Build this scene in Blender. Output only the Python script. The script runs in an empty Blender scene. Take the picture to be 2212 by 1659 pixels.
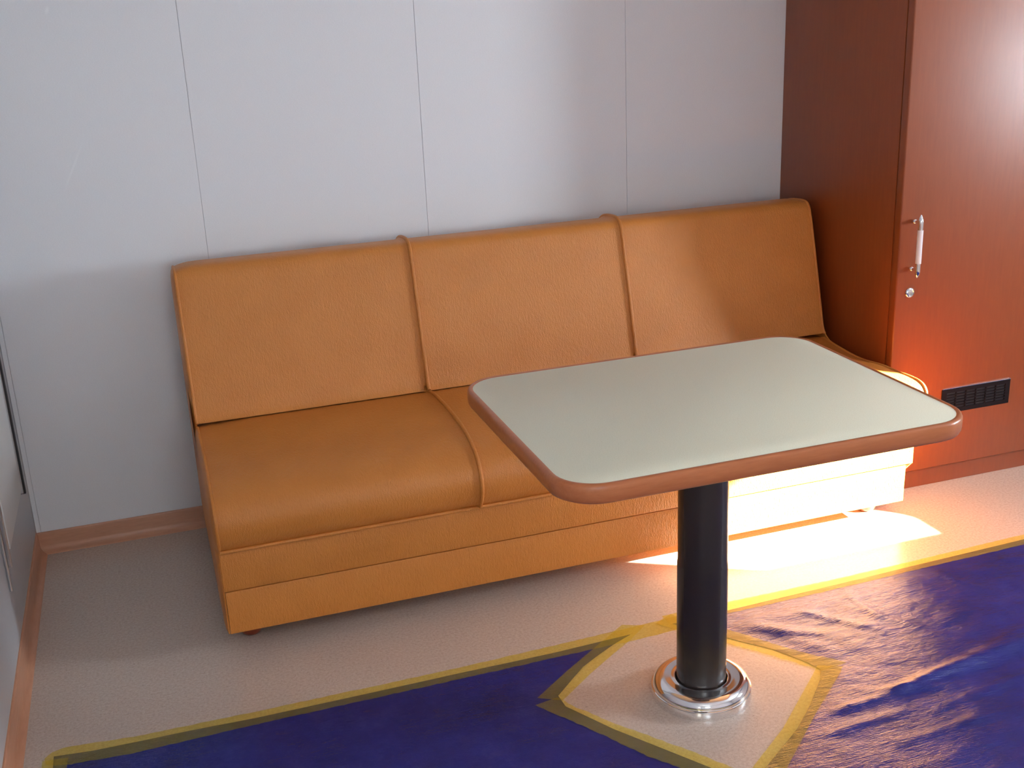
import bpy, bmesh, math, random
from mathutils import Vector, Matrix
random.seed(7)
S = bpy.context.scene
C = S.collection

# ------------------------------------------------------------------ camera
CAM = Vector((0.4435, -3.5657, 1.5859))
yaw, pitch, roll, fpx = 0.3098, -0.3242, -0.0443, 2468.48
F = Vector((math.sin(yaw)*math.cos(pitch), math.cos(yaw)*math.cos(pitch), math.sin(pitch)))
Rr = Vector((math.cos(yaw), -math.sin(yaw), 0)); U = Rr.cross(F)
c_, s_ = math.cos(roll), math.sin(roll)
Rt = c_*Rr + s_*U; Up = -s_*Rr + c_*U
cam = bpy.data.cameras.new('camera'); co = bpy.data.objects.new('camera', cam); C.objects.link(co)
M = Matrix((Rt, Up, -F)).transposed().to_4x4(); M.translation = CAM
co.matrix_world = M
cam.sensor_width = 36; cam.sensor_fit = 'HORIZONTAL'; cam.lens = fpx/2212*36; cam.clip_start = .02
S.camera = co

# ------------------------------------------------------------------ light
S.view_settings.view_transform = 'Standard'; S.view_settings.look = 'None'
S.view_settings.gamma = 1; S.view_settings.use_curve_mapping = False
S.view_settings.exposure = 0.22
w = bpy.data.worlds.new('sky'); S.world = w; w.use_nodes = True
bg = w.node_tree.nodes['Background']; bg.inputs[0].default_value = (.62, .78, 1, 1); bg.inputs[1].default_value = 1.0
SUN_D = Vector((-2.0, 1.2, -1.0)).normalized()
RW_X, FW_Y, CEIL = 4.6, -4.6, 2.15
sl = bpy.data.lights.new('sun', 'SUN'); sl.energy = 210; sl.angle = .0093; sl.color = (1, .93, .80)
so = bpy.data.objects.new('sun', sl); C.objects.link(so)
so.rotation_euler = SUN_D.to_track_quat('-Z', 'Y').to_euler(); so.location = (8, -5, 4)
def area(name, loc, direction, sx, sy, e, col):
    l = bpy.data.lights.new(name, 'AREA'); l.shape = 'RECTANGLE'; l.size = sx; l.size_y = sy; l.energy = e; l.color = col
    o = bpy.data.objects.new(name, l); C.objects.link(o); o.location = loc
    o.rotation_euler = Vector(direction).to_track_quat('-Z', 'Y').to_euler(); return o
# daylight coming in through the two windows
area('daylight_window_side', (RW_X+.03, -2.288, 1.262), (-1, 0, 0), .52, .50, 74, (.82, .875, 1))
area('daylight_window_front', (.85, FW_Y-.03, 1.42), (0, 1, 0), .52, .50, 17, (.87, .91, 1))

# ------------------------------------------------------------------ helpers
def newmat(name):
    m = bpy.data.materials.new(name); m.use_nodes = True
    nt = m.node_tree; b = nt.nodes['Principled BSDF']; return m, nt, b
def N(nt, t, **k):
    n = nt.nodes.new(t)
    for a, v in k.items():
        if hasattr(n, a): setattr(n, a, v)
        else: n.inputs[a.replace('_', ' ')].default_value = v
    return n
def coords(nt, scale=(1, 1, 1)):
    g = N(nt, 'ShaderNodeNewGeometry'); mp = N(nt, 'ShaderNodeMapping'); mp.inputs['Scale'].default_value = scale
    nt.links.new(g.outputs['Position'], mp.inputs[0]); return mp.outputs[0]
def noise(nt, vec, sc, det=2, rough=.5):
    n = N(nt, 'ShaderNodeTexNoise'); n.inputs['Scale'].default_value = sc; n.inputs['Detail'].default_value = det
    n.inputs['Roughness'].default_value = rough; nt.links.new(vec, n.inputs['Vector']); return n.outputs['Fac']
def ramp(nt, fac, stops):
    r = N(nt, 'ShaderNodeValToRGB'); e = r.color_ramp.elements
    e[0].position, e[0].color = stops[0][0], (*stops[0][1], 1)
    e[1].position, e[1].color = stops[-1][0], (*stops[-1][1], 1)
    for p, c in stops[1:-1]:
        x = e.new(p); x.color = (*c, 1)
    nt.links.new(fac, r.inputs[0]); return r.outputs[0]
def bump(nt, b, h, strength, dist):
    n = N(nt, 'ShaderNodeBump'); n.inputs['Strength'].default_value = strength; n.inputs['Distance'].default_value = dist
    nt.links.new(h, n.inputs['Height']); nt.links.new(n.outputs[0], b.inputs['Normal']); return n
def simple(name, col, rough=.5, metal=0, spec=.5, mott=True):
    m, nt, b = newmat(name); b.inputs['Base Color'].default_value = (*col, 1)
    b.inputs['Roughness'].default_value = rough; b.inputs['Metallic'].default_value = metal
    b.inputs['Specular IOR Level'].default_value = spec
    v = coords(nt); f = noise(nt, v, 60 if mott else 6, 2)
    mr = N(nt, 'ShaderNodeMapRange'); mr.inputs[3].default_value = max(0, rough-.03); mr.inputs[4].default_value = rough+.03
    nt.links.new(f, mr.inputs[0])
    if mott: nt.links.new(mr.outputs[0], b.inputs['Roughness'])
    return m

# ------------------------------------------------------------------ materials
def m_leather():
    m, nt, b = newmat('orange_leather')
    v = coords(nt)
    f = noise(nt, v, 9, 3)
    nt.links.new(ramp(nt, f, [(.3, (.575, .203, .035)), (.7, (.61, .222, .041))]), b.inputs['Base Color'])
    b.inputs['Roughness'].default_value = .42; b.inputs['Specular IOR Level'].default_value = .45
    vs = coords(nt, (1, .6, .45))
    vo = N(nt, 'ShaderNodeTexVoronoi'); vo.feature = 'DISTANCE_TO_EDGE'; vo.inputs['Scale'].default_value = 330
    wob = N(nt, 'ShaderNodeTexNoise'); wob.inputs['Scale'].default_value = 60
    mx = N(nt, 'ShaderNodeMixRGB'); mx.inputs[0].default_value = .02
    nt.links.new(vs, wob.inputs['Vector']); nt.links.new(vs, mx.inputs[1]); nt.links.new(wob.outputs['Color'], mx.inputs[2])
    nt.links.new(mx.outputs[0], vo.inputs['Vector'])
    ad = N(nt, 'ShaderNodeMath', operation='ADD'); nt.links.new(vo.outputs['Distance'], ad.inputs[0])
    nt.links.new(noise(nt, vs, 110, 3), ad.inputs[1])
    cr = noise(nt, coords(nt, (1, .5, .32)), 240, 3, .6)
    am = N(nt, 'ShaderNodeMath', operation='MULTIPLY_ADD'); am.inputs[1].default_value = 1.6
    nt.links.new(cr, am.inputs[0]); nt.links.new(ad.outputs[0], am.inputs[2])
    bump(nt, b, am.outputs[0], .7, .0014)
    return m
def m_floor():
    m, nt, b = newmat('speckled_vinyl_floor')
    v = coords(nt)
    base = ramp(nt, noise(nt, v, 140, 4, .7), [(.3, (.47, .37, .305)), (.5, (.56, .455, .385)), (.72, (.64, .54, .46))])
    sp = ramp(nt, noise(nt, v, 330, 2, .6), [(.30, (.30, .25, .22)), (.345, (1, 1, 1))])
    mx = N(nt, 'ShaderNodeMixRGB', blend_type='MULTIPLY'); mx.inputs[0].default_value = .8
    nt.links.new(base, mx.inputs[1]); nt.links.new(sp, mx.inputs[2]); nt.links.new(mx.outputs[0], b.inputs['Base Color'])
    b.inputs['Roughness'].default_value = .27; b.inputs['Specular IOR Level'].default_value = .62
    bump(nt, b, noise(nt, v, 220, 2), .04, .0003)
    return m
PALE_MARKS = [(.284, 1.180, .481, .0045, .088, .30), (.282, 1.612, .3, .007, .014, .55)]
def m_wall():
    m, nt, b = newmat('pale_grey_wall_panel')
    v = coords(nt)
    f = noise(nt, coords(nt, (1, 1, 3)), 260, 2)
    nt.links.new(ramp(nt, f, [(.3, (.80, .80, .82)), (.7, (.86, .86, .88))]), b.inputs['Base Color'])
    b.inputs['Roughness'].default_value = .48; b.inputs['Specular IOR Level'].default_value = .35
    bump(nt, b, f, .05, .0003)
    src = b.inputs['Base Color'].links[0].from_socket          # two pale marks on the sheet
    for (cx, cz, ang, lx_, lz_, amt) in PALE_MARKS:
        g = N(nt, 'ShaderNodeNewGeometry'); mp = N(nt, 'ShaderNodeMapping'); mp.vector_type = 'TEXTURE'
        mp.inputs['Location'].default_value = (cx, 0, cz); mp.inputs['Rotation'].default_value = (0, ang, 0); mp.inputs['Scale'].default_value = (lx_, 1, lz_)
        nt.links.new(g.outputs['Position'], mp.inputs[0])
        ln = N(nt, 'ShaderNodeVectorMath', operation='LENGTH'); nt.links.new(mp.outputs[0], ln.inputs[0])
        mr = N(nt, 'ShaderNodeMapRange'); mr.inputs[1].default_value = .3; mr.inputs[2].default_value = 1; mr.inputs[3].default_value = amt; mr.inputs[4].default_value = 0
        nt.links.new(ln.outputs['Value'], mr.inputs[0])
        mx = N(nt, 'ShaderNodeMixRGB'); mx.inputs[2].default_value = (.95, .95, .96, 1)
        nt.links.new(mr.outputs[0], mx.inputs[0]); nt.links.new(src, mx.inputs[1]); src = mx.outputs[0]
    nt.links.new(src, b.inputs['Base Color'])
    return m
def m_cherry(name='cherry_laminate', col=((.235, .046, .0075), (.27, .056, .0095)), rough=.39, sc=(9, 9, 1.0)):
    m, nt, b = newmat(name)
    v = coords(nt, sc)
    f = noise(nt, v, 9, 6, .65)
    nt.links.new(ramp(nt, f, [(.3, col[0]), (.7, col[1])]), b.inputs['Base Color'])
    b.inputs['Roughness'].default_value = rough; b.inputs['Specular IOR Level'].default_value = .5
    bump(nt, b, noise(nt, v, 60, 3), .03, .0003)
    return m
def m_laminate():
    m, nt, b = newmat('cream_table_laminate')
    v = coords(nt)
    nt.links.new(ramp(nt, noise(nt, v, 420, 3, .7), [(.25, (.77, .75, .56)), (.5, (.88, .865, .67)), (.75, (.91, .90, .72))]), b.inputs['Base Color'])
    b.inputs['Roughness'].default_value = .42; b.inputs['Specular IOR Level'].default_value = .35
    return m
def m_tarp():
    m, nt, b = newmat('blue_tarpaulin')
    v = coords(nt)
    f = noise(nt, v, 7, 5, .65)
    nt.links.new(ramp(nt, f, [(.3, (.012, .015, .13)), (.55, (.017, .021, .18)), (.78, (.030, .034, .22))]), b.inputs['Base Color'])
    b.inputs['Roughness'].default_value = .24; b.inputs['Specular IOR Level'].default_value = .27
    big = noise(nt, coords(nt, (2.2, 4.5, 1)), 5, 5, .6)
    fine = noise(nt, coords(nt, (2, 26, 1)), 11, 4, .6)
    wv = N(nt, 'ShaderNodeTexWave'); wv.bands_direction = 'X'; wv.inputs['Scale'].default_value = 95; wv.inputs['Distortion'].default_value = 1.5
    nt.links.new(v, wv.inputs['Vector'])
    a1 = N(nt, 'ShaderNodeMath', operation='MULTIPLY_ADD'); a1.inputs[1].default_value = .22
    nt.links.new(fine, a1.inputs[0]); nt.links.new(big, a1.inputs[2])
    a2 = N(nt, 'ShaderNodeMath', operation='MULTIPLY_ADD'); a2.inputs[1].default_value = .015
    nt.links.new(wv.outputs['Fac'], a2.inputs[0]); nt.links.new(a1.outputs[0], a2.inputs[2])
    bump(nt, b, a2.outputs[0], .5, .014)
    return m
def m_tape():
    m, nt, b = newmat('yellow_translucent_tape')
    b.inputs['Base Color'].default_value = (.92, .76, .20, 1); b.inputs['Roughness'].default_value = .3
    v = coords(nt, (30, 3, 1))
    bump(nt, b, noise(nt, v, 8, 3), .2, .001)
    tr = N(nt, 'ShaderNodeBsdfTransparent')
    nt.links.new(ramp(nt, noise(nt, coords(nt), 20, 3), [(.3, (.98, .91, .48)), (.7, (1, .95, .58))]), tr.inputs[0])
    mx = N(nt, 'ShaderNodeMixShader'); mx.inputs[0].default_value = .17
    nt.links.new(tr.outputs[0], mx.inputs[1]); nt.links.new(b.outputs[0], mx.inputs[2])
    nt.links.new(mx.outputs[0], nt.nodes['Material Output'].inputs[0])
    return m
def m_glass():
    m, nt, b = newmat('window_glass')
    b.inputs['Roughness'].default_value = .02; b.inputs['Base Color'].default_value = (.9, .95, .95, 1)
    tr = N(nt, 'ShaderNodeBsdfTransparent'); tr.inputs[0].default_value = (.95, .98, .97, 1)
    mx = N(nt, 'ShaderNodeMixShader'); mx.inputs[0].default_value = .06
    nt.links.new(tr.outputs[0], mx.inputs[1]); nt.links.new(b.outputs[0], mx.inputs[2])
    nt.links.new(mx.outputs[0], nt.nodes['Material Output'].inputs[0]); return m
LEA = m_leather(); FLO = m_floor(); WAL = m_wall(); CHE = m_cherry(); LAM = m_laminate(); TARP = m_tarp(); TAPE = m_tape(); GLA = m_glass()
EDGE = m_cherry('table_edge_wood', ((.42, .125, .042), (.50, .165, .06)), .34, (2, 14, 14))
BASEM = m_cherry('baseboard_wood_vinyl', ((.52, .25, .145), (.60, .30, .18)), .34, (2, 2, 20))
FOOT = m_cherry('dark_mahogany_foot', ((.20, .035, .015), (.25, .05, .02)), .3)
CHROME = simple('polished_chrome', (.86, .86, .87), .07, 1)
STEEL = simple('brushed_trim_metal', (.75, .76, .78), .25, 1)
BLACKP = simple('black_painted_steel', (.028, .020, .018), .27, 0, .5, False)
BLACK = simple('black_plastic', (.012, .008, .008), .45)
WHITEP = simple('white_plastic_grip', (.82, .78, .78), .3)
GROOVE = simple('joint_backing_grey', (.50, .50, .52), .8)  # grey backing seen through the wall sheet joints
CEILM = simple('ceiling_white', (.78, .78, .78), .6)
DOORM = simple('grey_door_enamel', (.72, .72, .70), .38)
LWAL = simple('grey_steel_wall_enamel', (.50, .50, .52), .4)
BLOCKM = simple('sun_blocker_grey', (.5, .52, .52), .6)

def mkobj(name, bm, mats, parent=None, smooth=True, ang=40):
    me = bpy.data.meshes.new(name)
    bmesh.ops.recalc_face_normals(bm, faces=bm.faces[:]); bm.to_mesh(me); bm.free()
    if not isinstance(mats, (list, tuple)): mats = [mats]
    for m in mats: me.materials.append(m)
    if smooth:
        me.shade_smooth()
        try: me.set_sharp_from_angle(angle=math.radians(ang))
        except Exception: pass
    o = bpy.data.objects.new(name, me); C.objects.link(o)
    if parent: o.parent = parent
    return o
def thing(name, label, cat, loc=(0, 0, 0), group=None):
    o = bpy.data.objects.new(name, None); C.objects.link(o); o.location = loc; o.empty_display_size = .1
    o['label'] = label; o['category'] = cat
    if group: o['group'] = group
    return o
def tag(o, label, cat, group=None):
    o['label'] = label; o['category'] = cat
    if group: o['group'] = group
    return o
def struct(o): o['kind'] = 'structure'; return o
def box(bm, x0, x1, y0, y1, z0, z1, bev=0, seg=3, mi=0):
    vs = [bm.verts.new((x, y, z)) for x in (x0, x1) for y in (y0, y1) for z in (z0, z1)]
    idx = [(0, 1, 3, 2), (4, 6, 7, 5), (0, 4, 5, 1), (2, 3, 7, 6), (0, 2, 6, 4), (1, 5, 7, 3)]
    fs = [bm.faces.new([vs[i] for i in f]) for f in idx]
    for f in fs: f.material_index = mi
    if bev:
        es = list({e for f in fs for e in f.edges})
        bmesh.ops.bevel(bm, geom=es, offset=bev, segments=seg, affect='EDGES', profile=.5)
def lathe(bm, prof, cx, cy, n=64, mi=0, axis=None):
    rings = []
    for r, z in prof:
        rings.append([bm.verts.new((cx+r*math.cos(2*math.pi*k/n), cy+r*math.sin(2*math.pi*k/n), z)) for k in range(n)])
    for a, b in zip(rings, rings[1:]):
        for k in range(n):
            f = bm.faces.new((a[k], a[(k+1) % n], b[(k+1) % n], b[k])); f.material_index = mi
    bm.faces.new(rings[0][::-1]).material_index = mi; bm.faces.new(rings[-1]).material_index = mi
def tube(bm, pts, r, n=10, mi=0, cap=True):
    pts = [Vector(p) for p in pts]; rings = []
    up = None
    for i, p in enumerate(pts):
        t = (pts[min(i+1, len(pts)-1)]-pts[max(i-1, 0)]).normalized()
        if up is None:
            up = Vector((1, 0, 0)) if abs(t.x) < .9 else Vector((0, 1, 0))
        a = (up - t*up.dot(t)).normalized(); up = a; b = t.cross(a)
        rr = r[i] if isinstance(r, (list, tuple)) else r
        rings.append([bm.verts.new(p+rr*(math.cos(2*math.pi*k/n)*a+math.sin(2*math.pi*k/n)*b)) for k in range(n)])
    for A, B in zip(rings, rings[1:]):
        for k in range(n): bm.faces.new((A[k], A[(k+1) % n], B[(k+1) % n], B[k])).material_index = mi
    if cap:
        bm.faces.new(rings[0][::-1]).material_index = mi; bm.faces.new(rings[-1]).material_index = mi
def sphere(bm, c, r, mi=0):
    d = bmesh.ops.create_uvsphere(bm, u_segments=20, v_segments=12, radius=r, matrix=Matrix.Translation(c))
    for v in d['verts']:
        for f in v.link_faces: f.material_index = mi
def spline(P, n=8):
    out = []
    for i in range(len(P)-1):
        p0 = P[max(i-1, 0)]; p1 = P[i]; p2 = P[i+1]; p3 = P[min(i+2, len(P)-1)]
        for k in range(n):
            t = k/n
            out.append(tuple(.5*((2*b)+(-a+c)*t+(2*a-5*b+4*c-d)*t*t+(-a+3*b-3*c+d)*t**3) for a, b, c, d in zip(p0, p1, p2, p3)))
    out.append(tuple(P[-1])); return out

# ------------------------------------------------------------------ room shell
T = .12
TW = .02
bm = bmesh.new(); box(bm, -T, RW_X+T, FW_Y-T, T, -.08, 0); struct(mkobj('floor', bm, FLO, smooth=False))
bm = bmesh.new(); box(bm, -T, RW_X+T, FW_Y-T, T, CEIL, CEIL+.08); struct(mkobj('ceiling', bm, CEILM, smooth=False))
bm = bmesh.new()                                   # back wall: sheets with hairline joints
xs = [-.0, .0165, .6287, 1.3241, 2.0245, 2.7249, 3.425, 4.125, RW_X]
box(bm, 0, RW_X, .004, T, 0, CEIL, mi=1)
for a, b in zip(xs, xs[1:]): box(bm, a+.0005, b-.0005, 0, .004, 0, CEIL, bev=.0004, seg=1)
struct(mkobj('wall_back', bm, [WAL, GROOVE], smooth=False))
bm = bmesh.new(); box(bm, -T, 0, FW_Y-T, T, 0, CEIL); struct(mkobj('wall_left', bm, LWAL, smooth=False))

def rrect(a0, a1, b0, b1, r, n=8):
    pts = []
    for (ca, cb, s0) in ((a1-r, b1-r, 0), (a0+r, b1-r, 90), (a0+r, b0+r, 180), (a1-r, b0+r, 270)):
        for k in range(n+1):
            t = math.radians(s0+90*k/n); pts.append((ca+r*math.cos(t), cb+r*math.sin(t)))
    return pts
def wall_hole(name, to3, A0, A1, B0, B1, hole, mat):
    bm = bmesh.new(); loops = []
    for d in (0, 1):
        vo = [bm.verts.new(to3(a, b, d*TW)) for a, b in ((A0, B0), (A1, B0), (A1, B1), (A0, B1))]
        vh = [bm.verts.new(to3(a, b, d*TW)) for a, b in hole]
        es = [bm.edges.new((L[i], L[(i+1) % len(L)])) for L in (vo, vh) for i in range(len(L))]
        bmesh.ops.triangle_fill(bm, use_beauty=True, edges=es); loops.append((vo, vh))
    for q in (0, 1):
        a, b = loops[0][q], loops[1][q]
        for i in range(len(a)): bm.faces.new((a[i], a[(i+1) % len(a)], b[(i+1) % len(b)], b[i]))
    return struct(mkobj(name, bm, mat, smooth=False))
def window(name, to3, a0, a1, b0, b1, r):
    e = struct(thing(name, 'rounded window', 'window')); del e['label']; del e['category']
    bm = bmesh.new(); I = rrect(a0, a1, b0, b1, r); O = rrect(a0-.035, a1+.035, b0-.035, b1+.035, r+.035)
    n = len(I); R = []
    for L, d in ((I, .018), (I, -.006), (O, -.006), (O, .0)): R.append([bm.verts.new(to3(a, b, d)) for a, b in L])
    for A, B in ((R[0], R[1]), (R[1], R[2]), (R[2], R[3])):
        for i in range(n): bm.faces.new((A[i], A[(i+1) % n], B[(i+1) % n], B[i]))
    mkobj('window_frame', bm, STEEL, e)
    bm = bmesh.new()
    va = [bm.verts.new(to3(a, b, .010)) for a, b in I]; vb = [bm.verts.new(to3(a, b, .014)) for a, b in I]
    bm.faces.new(va); bm.faces.new(vb[::-1])
    for i in range(n): bm.faces.new((va[i], va[(i+1) % n], vb[(i+1) % n], vb[i]))
    mkobj('window_pane', bm, GLA, e, smooth=False)
    return e
WY0, WY1, WZ0, WZ1 = -2.54, -2.01, 1.0, 1.56
to_r = lambda a, b, d: (RW_X+d, a, b)
to_f = lambda a, b, d: (a, FW_Y-d, b)
wall_hole('wall_right', to_r, FW_Y-T, T, 0, CEIL, rrect(WY0, WY1, WZ0, WZ1, .06), WAL)
window('window_1', to_r, WY0, WY1, WZ0, WZ1, .06)
wall_hole('wall_front', to_f, 0, RW_X, 0, CEIL, rrect(.58, 1.12, 1.16, 1.68, .06), WAL)
window('window_2', to_f, .58, 1.12, 1.16, 1.68, .06)
# added unseen plate outside the side window: its sloping edge cuts the sunbeam
def outp(y, z, s=.16):
    p = Vector((RW_X+T, y, z)) - Vector((0, 0, 0)); q = Vector((RW_X, y, z)) - Vector((-2.0, 1.2, -1.0))*s; return q
bm = bmesh.new()
a = outp(-2.165, .995); b = outp(-2.60, 1.365); dirv = (b-a).normalized(); a2 = a-dirv*.35; b2 = b+dirv*.25
P = [a2, b2, Vector((b2.x, b2.y, .2)), Vector((a2.x, a2.y, .2))]
fv = [bm.verts.new(p) for p in P]; bv = [bm.verts.new(p+Vector((.02, 0, 0))) for p in P]
bm.faces.new(fv); bm.faces.new(bv[::-1])
for i in range(4): bm.faces.new((fv[i], fv[(i+1) % 4], bv[(i+1) % 4], bv[i]))
struct(mkobj('sun_blocker', bm, BLOCKM, smooth=False))

# coved baseboards
def cove(name, x0, x1, y0, y1, axis, ends=None):
    h = .067; prof = [(0, .0), (.026, 0), (.0245, .0025), (.020, .0045), (.0135, .0085), (.0090, .015), (.0068, .024), (.0060, .045), (.0055, .062), (.0045, .0665), (.003, .068), (0, .068)]
    bm = bmesh.new(); R = []
    for t in (0, 1):
        row = []
        for d, z in prof:
            if axis == 'x': row.append(bm.verts.new((x0 if t == 0 else x1, -d, z)))
            else: row.append(bm.verts.new((d, y0 if t == 0 else y1, z)))
        R.append(row)
    for i in range(len(prof)-1): bm.faces.new((R[0][i], R[0][i+1], R[1][i+1], R[1][i]))
    bm.faces.new(R[0]); bm.faces.new(R[1][::-1])
    return struct(mkobj(name, bm, BASEM))
cove('baseboard_back', 0.0, 2.612, 0, 0, 'x')
cove('baseboard_left', 0, 0, -4.59, 0, 'y')

# left wall door panel and metal trims
d = struct(thing('door_1', '', '')); del d['label']; del d['category']
bm = bmesh.new(); box(bm, .0005, .008, -.595, -.182, .288, 1.95, bev=.002); mkobj('door_leaf', bm, DOORM, d)
bm = bmesh.new(); box(bm, .0005, .0155, -.165, -.150, .268, 1.97); mkobj('door_gasket', bm, BLACK, d, smooth=False)
bm = bmesh.new(); box(bm, .0005, .0115, -.180, -.168, .275, 1.97, bev=.001, seg=1); mkobj('door_frame', bm, STEEL, d)
bm = bmesh.new(); box(bm, .0005, .010, -.637, -.627, .255, 1.97, bev=.002); struct(mkobj('trim_1', bm, STEEL))
bm = bmesh.new(); box(bm, .0005, .008, -.692, -.685, .214, 1.97, bev=.002); struct(mkobj('trim_2', bm, STEEL))
bm = bmesh.new(); box(bm, .0005, .0035, -.0045, -.0005, .067, CEIL-.001); struct(mkobj('trim_3', bm, STEEL, smooth=False))

# ------------------------------------------------------------------ sofa
X0, X1 = .515, 2.581
D1, D2 = 1.200, 1.888
sofa = thing('sofa', 'orange leather three-seat sofa with piping against the pale back wall', 'sofa', (1.54, -.45, 0))
inv = Matrix.Translation((-1.54, .45, 0))
def sp(name, bm, mat, parent=sofa, **k):
    bm.transform(inv); o = mkobj(name, bm, mat, parent, **k); return o
def leather_part(name, bm, parent=sofa, mat=None):
    if parent is sofa: bm.transform(inv)
    else: bm.transform(inv)
    return mkobj(name, bm, mat or LEA, parent)
seat_ctrl = [(-.300, .462), (-.372, .474), (-.46, .485), (-.58, .490), (-.68, .488), (-.76, .481), (-.825, .466), (-.872, .441), (-.897, .405), (-.901, .365), (-.888, .330), (-.868, .305)]
seat_end = [(-.300, .458), (-.372, .462), (-.46, .452), (-.58, .446), (-.70, .457), (-.77, .458), (-.835, .461), (-.878, .459), (-.904, .447), (-.913, .420), (-.900, .350), (-.868, .305)]
seat_end_prof = spline(seat_end, 5) + [(-.86, .300), (-.30, .300)]
seat_prof = spline(seat_ctrl, 5) + [(-.86, .300), (-.30, .300)]
back_ctrl = [(-.376, .478), (-.362, .500), (-.338, .585), (-.312, .680), (-.284, .780), (-.259, .866), (-.247, .893), (-.226, .9055), (-.18, .905), (-.12, .896), (-.080, .872), (-.062, .835)]
back_prof = spline(back_ctrl, 5) + [(-.060, .48), (-.30, .478)]
def loft(prof, a, b, endA, endB, depth=.006, w=.03, hollow=0.0, npx=26, dropA=0, dropB=0, sdA=0, endprof=None, rise=0):
    """pillowed cushion between x=a and x=b; depth = how far the cover sinks at a seam"""
    bm = bmesh.new()
    n = len(prof); cy = sum(p[0] for p in prof)/n; cz = sum(p[1] for p in prof)/n
    # outward normals
    nor = []
    for i in range(n):
        p, q = prof[i-1], prof[(i+1) % n]
        t = Vector((q[0]-p[0], q[1]-p[1]));
        if t.length < 1e-9: t = Vector((1, 0))
        t.normalize(); nn = Vector((t.y, -t.x))
        if nn.dot(Vector((prof[i][0]-cy, prof[i][1]-cz))) < 0: nn = -nn
        nor.append(nn)
    offs = [0, .0015, .004, .008, .013, .02, .03, .045, .07, .11]
    xs = sorted(set([a+o for o in offs]+[b-o for o in offs]+[a+(b-a)*k/npx for k in range(3, npx-2)]))
    R = []
    for x in xs:
        e = min(x-a, b-x)
        k = 0 if e >= w else depth*(1-math.sqrt(max(0, 1-(1-e/w)**2)))
        if rise and b-x < .017: k = -rise*(1-(b-x)/.017)**1.3
        mid = hollow*math.sin(math.pi*(x-a)/(b-a))
        dz = dropA*max(0, 1-(x-a)/.06)**2 + dropB*max(0, 1-(b-x)/.05)**2
        sd = (sdA*max(0, 1-(x-a)/.20)**1.5)
        wt = max(0, 1-(b-x)/.26)**1.4 if endprof else 0
        PP = [(p[0]*(1-wt)+q[0]*wt, p[1]*(1-wt)+q[1]*wt) for p, q in zip(prof, endprof)] if wt > 0 else prof
        R.append([bm.verts.new((x, p[0]-nn.x*(k-mid), p[1]-sd*max(0, min(1, (p[1]-.34)/.10))-nn.y*(k-mid)-(dz if p[1] > .89 else dz*max(0, (p[1]-.80)/.09)))) for p, nn in zip(PP, nor)])
    for A, B in zip(R, R[1:]):
        for i in range(n): bm.faces.new((A[i], A[(i+1) % n], B[(i+1) % n], B[i]))
    bm.faces.new(R[0][::-1]); bm.faces.new(R[-1])
    return bm
def pipe_along(ctrl, x, r=.0042, n=6, off=.0):
    pts = spline(ctrl, n); return [(x, y, z) for y, z in pts]
secs = [(X0+.002, D1), (D1, D2), (D2, X1-.002)]
SQ = [(y, z) for y, z in seat_ctrl[1:]]
BQ = back_ctrl[:]
seat_objs, back_objs = [], []
for i, (a, b) in enumerate(secs):
    s = leather_part('seat_cushion', loft(seat_prof, a, b, 0, 0, .0025, .022, .0, sdA=(.006 if i == 0 else 0), endprof=(seat_end_prof if i == 2 else None), rise=(.004 if i < 2 else 0))); seat_objs.append(s)
    k = leather_part('backrest_cushion', loft(back_prof, a, b, 0, 0, .0022, .020, .0, dropA=(.011 if i == 0 else 0), dropB=(.004 if i == 2 else 0), rise=(.008 if i < 2 else 0))); back_objs.append(k)
def pipe(pts, parent, r=.0045):
    bm = bmesh.new(); tube(bm, pts, r, 10); leather_part('piping', bm, parent)
# piping at both ends and at the two divisions
def offs(ctrl, d):
    P = spline(ctrl, 5); out = []
    for i, p in enumerate(P):
        q0, q1 = P[max(0, i-1)], P[min(len(P)-1, i+1)]
        t = Vector((q1[0]-q0[0], q1[1]-q0[1])).normalized(); nn = Vector((t.y, -t.x))
        out.append((p[0]+nn.x*d, p[1]+nn.y*d))
    return out
def sgn(ctrl):  # which side is outward
    P = offs(ctrl, .01); m = len(P)//2; Q = spline(ctrl, 5)
    return 1 if (P[m][1]-Q[m][1])-(P[m][0]-Q[m][0]) > 0 else -1
so_, bo_ = sgn(SQ), sgn(BQ)
for x, si, dd in ((X0+.0025, 0, -.001), (D1, 0, .0065), (D2, 1, .0065), (X1-.003, 2, -.001)):
    rr = .0058 if 1 < x < 2 else .0045
    dz = .011 if x < 1 else (.004 if x > 2 else 0)
    sd = .006 if x < 1 else 0
    SQ = seat_end[1:] if x > 2 else seat_ctrl[1:]
    d2 = dd if x < 1 or x > 2 else .0035
    pipe([(x, y, z-sd*max(0, min(1, (z-.34)/.10))) for y, z in offs(SQ, so_*d2)], seat_objs[si], rr)
    pipe([(x, y, z-dz*max(0, min(1, (z-.80)/.09))) for y, z in offs(BQ, bo_*dd)], back_objs[si], rr)
# piping along the bottom of the seat front
pipe([(X0+.003+(X1-X0-.006)*k/60, -.8728, .3035) for k in range(61)], seat_objs[1], .0052)
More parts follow.
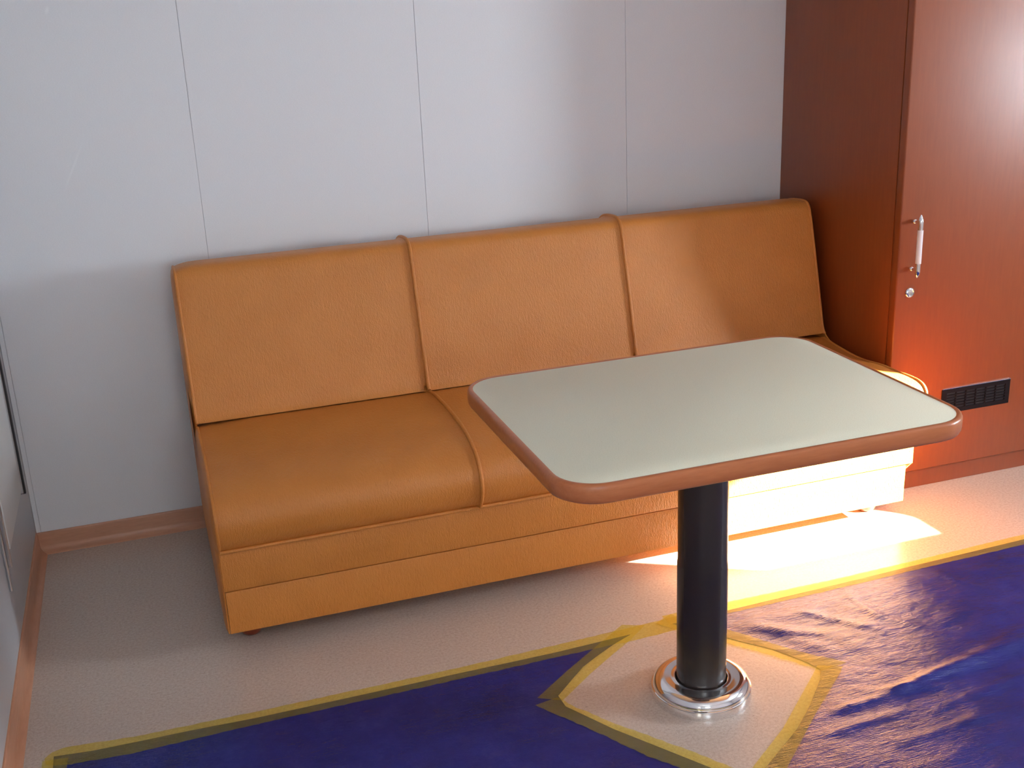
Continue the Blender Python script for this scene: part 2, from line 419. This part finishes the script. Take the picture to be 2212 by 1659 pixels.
# upper rail, lower plinth
def rail(x0, x1, yf, z0, z1, sag=.0, bev=.006):
    bm = bmesh.new(); box(bm, x0, x1, yf, -.062, z0, z1, bev=bev, seg=3); return bm
bm = rail(X0, X1+.002, -.868, .190, .300, bev=.0025); leather_part('front_rail', bm)
bm = bmesh.new()
prof = [(-.8615, .0665), (-.8625, .070), (-.8625, .12), (-.8640, .180), (-.8625, .1855), (-.858, .1865), (-.842, .1865), (-.842, .1935), (-.062, .1935), (-.062, .0665)]
R = [[bm.verts.new((x, y, z)) for y, z in prof] for x in (X0+.004, X0+.006, X1-.022, X1-.020)]
for A, B in zip(R, R[1:]):
    for i in range(len(prof)): bm.faces.new((A[i], A[(i+1) % len(prof)], B[(i+1) % len(prof)], B[i]))
bm.faces.new(R[0][::-1]); bm.faces.new(R[-1]); leather_part('plinth', bm)
# side panels: one continuous cover following the outline
def outline_for(ctrl): return [(-.060, .0675), (-.060, .835)] + spline(back_ctrl, 5)[::-1][1:] + [(-.378, .474)] + spline(ctrl, 5)[7:] + [(-.8655, .29), (-.8655, .19), (-.861, .17), (-.861, .0675)]
for x0, x1 in ((X0-.001, X0+.003), (X1-.004, X1+.0005)):
    bm = bmesh.new()
    outl = outline_for(seat_ctrl if x0 < 1 else seat_end)
    sh = [Vector((p[0], p[1]-(.012 if x0 < 1 else .005)*max(0, min(1, (p[1]-.80)/.09))-((.006 if x0 < 1 else 0)*max(0, min(1, (p[1]-.34)/.10)) if p[0] < -.37 else 0))) for p in outl]
    A = [bm.verts.new((x0, p.x+.0015*(1 if p.x < -.5 else -1)*0, p.y)) for p in sh]; B = [bm.verts.new((x1, p.x, p.y)) for p in sh]
    if x1 > 2:
        for L in (A, B):
            for v in L:
                if v.co.z < .188 : v.co.x -= .022
    bm.faces.new(A); bm.faces.new(B[::-1])
    for i in range(len(A)): bm.faces.new((A[i], A[(i+1) % len(A)], B[(i+1) % len(A)], B[i]))
    big = [f for f in bm.faces if len(f.verts) > 6 and abs(f.calc_center_median().x-(x0 if x0 < 1 else x1)) < .004]
    bmesh.ops.recalc_face_normals(bm, faces=bm.faces[:])
    if x0 < 1:
        for th, dp in ((.010, .0040), (.014, .0025), (.03, .0012)):
            bmesh.ops.inset_region(bm, faces=big, thickness=th, depth=dp, use_even_offset=True)
    bmesh.ops.triangulate(bm, faces=[f for f in bm.faces if len(f.verts) > 4])
    leather_part('side_panel', bm)
for x in (.577, 2.508):
    for y in (-.750, -.15):
        bm = bmesh.new()
        lathe(bm, [(.020, 0), (.026, .004), (.0305, .014), (.032, .028), (.030, .045), (.026, .058), (.026, .0665)], x, y, 32)
        leather_part('foot', bm, mat=FOOT)

# ------------------------------------------------------------------ pedestal table
PX, PY = 1.558, -1.457
tbl = thing('pedestal_table', 'rectangular cream-topped table on a single black column, in front of the sofa', 'table', (PX, PY, 0))
tinv = Matrix.Translation((-PX, -PY, 0))
def tp(name, bm, mat, parent=tbl):
    bm.transform(tinv); return mkobj(name, bm, mat, parent)
TX0, TX1, TY0, TY1, TR = 1.1125, 1.9995, -1.7834, -1.1039, .082
def ring_loft(levels, n=10):
    """levels: (offset outward, z) loops around the table outline"""
    bm = bmesh.new(); R = []
    for o, z in levels: R.append([bm.verts.new((a, b, z)) for a, b in rrect(TX0-o, TX1+o, TY0-o, TY1+o, TR+o, n)])
    return bm, R
edge_lv = [(-.006, .7005), (.002, .700), (.0075, .703), (.0105, .709), (.0118, .718), (.0120, .728), (.0114, .7355), (.0096, .7395), (.0066, .7413), (.0026, .7416), (-.0002, .7406), (-.006, .7395)]
bm, R = ring_loft(edge_lv)
R.append(R[0])
for A, B in zip(R, R[1:]):
    for i in range(len(A)): bm.faces.new((A[i], A[(i+1) % len(A)], B[(i+1) % len(A)], B[i]))
tp('edge_band', bm, EDGE)
bm, R = ring_loft([(-.0006, .7015), (-.0006, .7400), (-.0012, .7404)])
for A, B in zip(R, R[1:]):
    for i in range(len(A)): bm.faces.new((A[i], A[(i+1) % len(A)], B[(i+1) % len(A)], B[i]))
bm.faces.new(R[0][::-1]); bm.faces.new(R[-1]); tp('tabletop', bm, LAM)
bm = bmesh.new(); lathe(bm, [(.0582, .003), (.0582, .345), (.0578, .350), (.0568, .356), (.0568, .690), (.12, .692), (.12, .7013)], PX, PY, 96); tp('column', bm, BLACKP)
bm = bmesh.new()
rp = [(.1185, .0), (.1190, .003), (.1182, .020), (.1172, .0225), (.1152, .0235), (.1152, .0245)] + spline([(.1148, .0250), (.1128, .0325), (.1075, .0400), (.100, .0447), (.091, .0465), (.081, .0462), (.071, .0455), (.0640, .0462), (.0615, .0455)], 5) + [(.0606, .040), (.0606, .0)]
rings = []
n = 128
for r, z in rp: rings.append([bm.verts.new((PX+r*math.cos(2*math.pi*k/n), PY+r*math.sin(2*math.pi*k/n), z)) for k in range(n)])
rings.append(rings[0])
for a, b in zip(rings, rings[1:]):
    for k in range(n): bm.faces.new((a[k], a[(k+1) % n], b[(k+1) % n], b[k]))
tp('base_ring', bm, CHROME)

# ------------------------------------------------------------------ wardrobe
WX0, WX1, WYF = 2.6155, 3.43, -.690
wd = thing('wardrobe', 'tall glossy cherry wood wardrobe at the right of the sofa', 'wardrobe', (3.02, -.34, 0))
winv = Matrix.Translation((-3.02, .34, 0))
def wp(name, bm, mat, parent=wd, **k):
    bm.transform(winv); return mkobj(name, bm, mat, parent, **k)
bm = bmesh.new()
box(bm, WX0, WX0+.02, -.655, -.002, .0, 2.10, bev=.0015, seg=2)
box(bm, WX1-.02, WX1, -.655, -.002, .0, 2.10, bev=.0015, seg=2)
box(bm, WX0+.02, WX1-.02, -.650, -.002, 2.08, 2.10); box(bm, WX0+.02, WX1-.02, -.650, -.002, .055, .07)
box(bm, WX0+.02, WX1-.02, -.02, -.002, .07, 2.08)
wp('carcass', bm, CHE)
bm = bmesh.new(); box(bm, WX0+.0195, WX1-.0195, -.668, -.655, .0, .064, bev=.001, seg=1); wp('kickboard', bm, CHE)
bm = bmesh.new(); box(bm, WX0-.001, WX1, WYF, -.6585, .069, 2.095, bev=.005, seg=5); door = wp('door', bm, CHE)
# vent grille: frame with a grid of slots over a dark void
gx0, gx1, gz0, gz1 = 2.815, 3.081, .255, .338
bm = bmesh.new(); yb, yf = WYF+.0, WYF-.004
cols, rows = 6, 6; m_ = .016; gm = .0032
xs = [gx0]; zs = [gz0]
cw = (gx1-gx0-2*.018-(cols-1)*.004)/cols; rh = (gz1-gz0-2*.014-(rows-1)*.0032)/rows
for i in range(cols): xs += [gx0+.018+i*(cw+.004), gx0+.018+i*(cw+.004)+cw]
for j in range(rows): zs += [gz0+.014+j*(rh+.0032), gz0+.014+j*(rh+.0032)+rh]
xs.append(gx1); zs.append(gz1)
for i in range(len(xs)-1):
    for j in range(len(zs)-1):
        hole = (i % 2 == 1) and (j % 2 == 1)
        if not hole: box(bm, xs[i], xs[i+1], yf, yb, zs[j], zs[j+1])
bmesh.ops.remove_doubles(bm, verts=bm.verts, dist=1e-5)
box(bm, gx0+.01, gx1-.01, WYF-.0008, WYF-.0002, gz0+.01, gz1-.01, mi=1)
wp('vent_grille', bm, [simple('dark_vent_plastic', (.010, .006, .007), .55, 0, .12), BLACK], door, smooth=False)
bm = bmesh.new(); box(bm, gx0, gx1, yf-.0005, yb, gz1, gz1+.0016); g = wp('vent_highlight', bm, STEEL, door, smooth=False)  # bright strip standing in for the highlight along the grille's top edge
# bow handle
hx, hy = 2.657, WYF-.040
bm = bmesh.new()
def slanted(zc0, zc1, up):   # cylinder with an oblique rounded tip
    n = 24; r = .0076; R = []
    for q in range(9):
        t = q/8; rr = r if q < 6 else r*(1-((q-5)/3.6)**2)
        row = []
        for k in range(n):
            a = 2*math.pi*k/n; x = rr*math.cos(a); y = rr*math.sin(a)
            z = zc0+(zc1-zc0)*t
            if q >= 4: z += (-1 if up else 1)*(-y)*.9*(q-3)/5
            row.append(bm.verts.new((hx+x, hy+y, z)))
        R.append(row)
    for A, B in zip(R, R[1:]):
        for k in range(n): bm.faces.new((A[k], A[(k+1) % n], B[(k+1) % n], B[k]))
    bm.faces.new(R[0][::-1]); bm.faces.new(R[-1])
slanted(.878, .924, True); slanted(.778, .734, False)
tube(bm, [(hx, hy, .765), (hx, hy, .875)], .0055, 16)
for z in (.902, .756):
    tube(bm, [(hx, hy, z), (hx, WYF+.003, z)], .0042, 14)
    sphere(bm, (hx, WYF-.010, z), .0078)
wp('handle', bm, CHROME, door)
bm = bmesh.new(); tube(bm, [(hx, hy, .778), (hx, hy, .880)], .0086, 24); wp('handle_grip', bm, WHITEP, door)
bm = bmesh.new()
lx, lz = 2.664, .678; n = 32; R = []
for r, y in ((.0168, 0), (.0168, .002), (.0145, .0055), (.0105, .0070), (.0098, .0050), (.004, .0048)):
    R.append([bm.verts.new((lx+r*math.cos(2*math.pi*k/n), WYF-y, lz+r*math.sin(2*math.pi*k/n))) for k in range(n)])
for A, B in zip(R, R[1:]):
    for k in range(n): bm.faces.new((A[k], A[(k+1) % n], B[(k+1) % n], B[k]))
bm.faces.new(R[0][::-1]); bm.faces.new(R[-1])
box(bm, lx-.0008, lx+.0008, WYF-.0052, WYF-.0040, lz-.004, lz+.004)
wp('lock', bm, CHROME, door)

# ------------------------------------------------------------------ tarpaulin
main_l = [(.090, -1.136), (.174, -1.147), (.275, -1.150), (.379, -1.152), (.548, -1.160), (.80, -1.161), (1.052, -1.161), (1.297, -1.163), (1.511, -1.156)]
ab = [(1.447, -1.186), (1.396, -1.215), (1.338, -1.251), (1.296, -1.289), (1.236, -1.345)]
ae = [(1.237, -1.392), (1.306, -1.514), (1.423, -1.686), (1.50, -1.80)]
ed = [(1.554, -1.762), (1.689, -1.669), (1.769, -1.598), (1.846, -1.518), (1.871, -1.483)]
dc = [(1.856, -1.439), (1.810, -1.358), (1.732, -1.268), (1.632, -1.150)]
main_r = [(1.807, -1.144), (2.10, -1.136), (2.362, -1.127), (2.805, -1.114), (3.9, -1.075)]
outline = main_l + ab + ae + ed + dc + main_r + [(3.9, -2.95), (.090, -2.95)]
def seg_d(x, y):
    best = 9
    L = outline[:-1]
    for (ax, ay), (bx, by) in zip(L, L[1:]):
        dx, dy = bx-ax, by-ay; t = max(0, min(1, ((x-ax)*dx+(y-ay)*dy)/(dx*dx+dy*dy)))
        d = math.hypot(x-ax-t*dx, y-ay-t*dy)
        if d < best: best = d
    return best
def ridge(x, y, ax, ay, bx, by, w, h):
    dx, dy = bx-ax, by-ay; t = ((x-ax)*dx+(y-ay)*dy)/(dx*dx+dy*dy); tc = max(0, min(1, t))
    d = math.hypot(x-ax-tc*dx, y-ay-tc*dy); return h*math.exp(-(d/w)**2)*(math.sin(math.pi*(.12+.76*tc)))
from mathutils import noise as mn
RID = [(1.753, -1.640, 1.906, -1.645, .012, .008), (1.906, -1.645, 2.225, -1.590, .016, .012), (2.225, -1.590, 2.5, -1.50, .02, .008), (1.84, -1.235, 1.914, -1.397, .028, .0035), (2.133, -1.169, 2.147, -1.341, .010, .005), (2.463, -1.176, 2.427, -1.316, .005, .003), (1.73, -1.715, 2.0, -1.70, .010, .005), (1.86, -1.80, 2.10, -1.785, .012, .005),
       (1.95, -1.20, 2.12, -1.40, .014, .006), (1.80, -1.24, 1.98, -1.36, .02, .006), (2.05, -1.62, 2.75, -1.52, .022, .010), (1.90, -1.60, 2.10, -1.66, .012, .006),
       (2.75, -1.52, 3.1, -1.38, .03, .007), (2.42, -1.17, 2.52, -1.36, .007, .003), (2.2, -1.80, 2.7, -1.72, .018, .006), (1.98, -1.73, 2.35, -1.68, .012, .004), (2.6, -1.45, 3.2, -1.62, .03, .005),
       (2.10, -1.24, 2.22, -1.44, .018, .004), (1.86, -1.17, 2.25, -1.19, .008, .002)]
def tarp_h(x, y):
    d = seg_d(x, y); m = max(0, min(1, (d-.02)/.07)); m = m*m*(3-2*m)
    if y < -2.4: return .002+.004*m
    k = .35+.65*max(0, min(1, (x-1.5)/.5))
    h = .0045*k*(mn.noise(Vector((x*5, y*9, 0)))+.45) + .0025*k*mn.noise(Vector((x*12, y*24, 3))) + .0009*k*mn.noise(Vector((x*34, y*90, 5)))
    h = max(h, 0)*m
    for r in RID: h += ridge(x, y, *r[:4], r[4], r[5])*min(1, m+.05)
    return .0012+h
bm = bmesh.new()
vs = [bm.verts.new((x, y, 0)) for x, y in outline]
bm.faces.new(vs); bmesh.ops.triangulate(bm, faces=bm.faces[:])
def cut(p, nrm):
    bmesh.ops.bisect_plane(bm, geom=bm.verts[:]+bm.edges[:]+bm.faces[:], plane_co=p, plane_no=nrm, dist=1e-6)
x = .10
while x < 3.88:
    cut((x, 0, 0), (1, 0, 0)); x += .012 if 1.6 < x < 3.1 else .03
y = -2.9
while y < -1.09:
    cut((0, y, 0), (0, 1, 0)); y += .1 if y < -2.1 else (.010)
bmesh.ops.remove_doubles(bm, verts=bm.verts[:], dist=1e-5)
for v in bm.verts: v.co.z = tarp_h(v.co.x, v.co.y)
tarp = mkobj('tarpaulin', bm, TARP, ang=180)
tag(tarp, 'crumpled blue plastic tarpaulin taped over the floor, cut out around the table base', 'tarpaulin')

# ------------------------------------------------------------------ tape
def inside(x, y):
    c = False; n = len(outline); j = n-1
    for i in range(n):
        xi, yi = outline[i]; xj, yj = outline[j]
        if (yi > y) != (yj > y) and x < (xj-xi)*(y-yi)/(yj-yi)+xi: c = not c
        j = i
    return c
def resample(P, n):
    L = [0]
    for a, b in zip(P, P[1:]): L.append(L[-1]+math.dist(a, b))
    out = []
    for k in range(n+1):
        s = L[-1]*k/n; i = 0
        while i < len(L)-2 and L[i+1] < s: i += 1
        t = (s-L[i])/(L[i+1]-L[i]); out.append((P[i][0]+(P[i+1][0]-P[i][0])*t, P[i][1]+(P[i+1][1]-P[i][1])*t))
    return out
def tape(name, label, outer, inner, lift, jag=.0012, nw=8):
    ln = sum(math.dist(a, b) for a, b in zip(outer, outer[1:])); n = max(12, int(ln/.012))
    A, B = resample(outer, n), resample(inner, n); bm = bmesh.new(); R = []
    for i in range(n+1):
        row = []
        ja, jb = random.uniform(-jag, jag), random.uniform(-jag, jag)
        for k in range(nw+1):
            t = k/nw; x = A[i][0]*(1-t)+B[i][0]*t; y = A[i][1]*(1-t)+B[i][1]*t
            if k == 0: x += ja; y += ja
            if k == nw: x += jb; y += jb
            e = .0006 if (i in (0, n)) else 0
            z = (tarp_h(x, y) if inside(x, y) else .0004)
            row.append([x, y, z])
        R.append(row)
    # the film bridges upwards steps: take local maximum so it never dips under the tarp
    Z = [[R[i][k][2] for k in range(nw+1)] for i in range(n+1)]
    V = []
    for i in range(n+1):
        V.append([bm.verts.new((R[i][k][0], R[i][k][1], max(Z[a][b] for a in range(max(0, i-1), min(n, i+1)+1) for b in range(max(0, k-1), min(nw, k+1)+1))+.0005+lift)) for k in range(nw+1)])
    for i in range(n):
        for k in range(nw): bm.faces.new((V[i][k], V[i+1][k], V[i+1][k+1], V[i][k+1]))
    o = mkobj(name, bm, TAPE, ang=180)
    tag(o, label, 'tape')
    return o
tape('masking_tape', 'long yellow tape strip along the tarpaulin edge, parallel to the sofa, left of the column',
     [(.070, -1.136), (.084, -1.118), (.112, -1.107), (.170, -1.115), (.276, -1.127), (.552, -1.133), (.845, -1.135), (1.059, -1.136), (1.31, -1.130), (1.523, -1.124), (1.665, -1.118)],
     [(.074, -1.160), (.090, -1.172), (.120, -1.180), (.180, -1.186), (.254, -1.193), (.547, -1.187), (.80, -1.187), (1.044, -1.187), (1.393, -1.186), (1.514, -1.187), (1.655, -1.179)], .0)
tape('masking_tape', 'yellow tape strip along the tarpaulin edge, right of the column, running past the wardrobe front',
     [(1.625, -1.104), (1.827, -1.104), (2.154, -1.106), (2.379, -1.102), (2.828, -1.088), (3.9, -1.050)],
     [(1.625, -1.158), (1.83, -1.160), (2.10, -1.158), (2.343, -1.151), (2.779, -1.143), (3.9, -1.102)], .0005)
tape('masking_tape', 'short yellow tape strip at the far left side of the cut-out around the table base',
     [(1.185, -1.337), (1.293, -1.255), (1.395, -1.184), (1.508, -1.104)], [(1.239, -1.368), (1.347, -1.284), (1.428, -1.228), (1.496, -1.183), (1.562, -1.130)], .0008)
tape('masking_tape', 'yellow tape strip at the near left side of the cut-out around the table base',
     [(1.171, -1.363), (1.263, -1.509), (1.34, -1.644), (1.391, -1.705), (1.475, -1.822)], [(1.232, -1.352), (1.249, -1.392), (1.315, -1.494), (1.429, -1.648), (1.488, -1.736), (1.534, -1.802)], .0013)
tape('masking_tape', 'yellow tape strip at the near right side of the cut-out around the table base',
     [(1.515, -1.838), (1.594, -1.782), (1.754, -1.640), (1.907, -1.513), (1.925, -1.494)], [(1.478, -1.790), (1.533, -1.749), (1.661, -1.656), (1.860, -1.478), (1.872, -1.466)], .0018, .0018)
tape('masking_tape', 'wrinkled yellow tape strip at the far right side of the cut-out, behind the table column',
     [(1.945, -1.484), (1.888, -1.425), (1.822, -1.337), (1.752, -1.238), (1.650, -1.106)], [(1.868, -1.492), (1.852, -1.468), (1.779, -1.370), (1.719, -1.295), (1.640, -1.195), (1.590, -1.135)], .0023, .0018)
tape('masking_tape', 'short yellow tape strip down the left end of the tarpaulin beside the left wall',
     [(.066, -1.146), (.064, -1.30), (.064, -1.55)], [(.122, -1.156), (.116, -1.30), (.116, -1.55)], .0013)
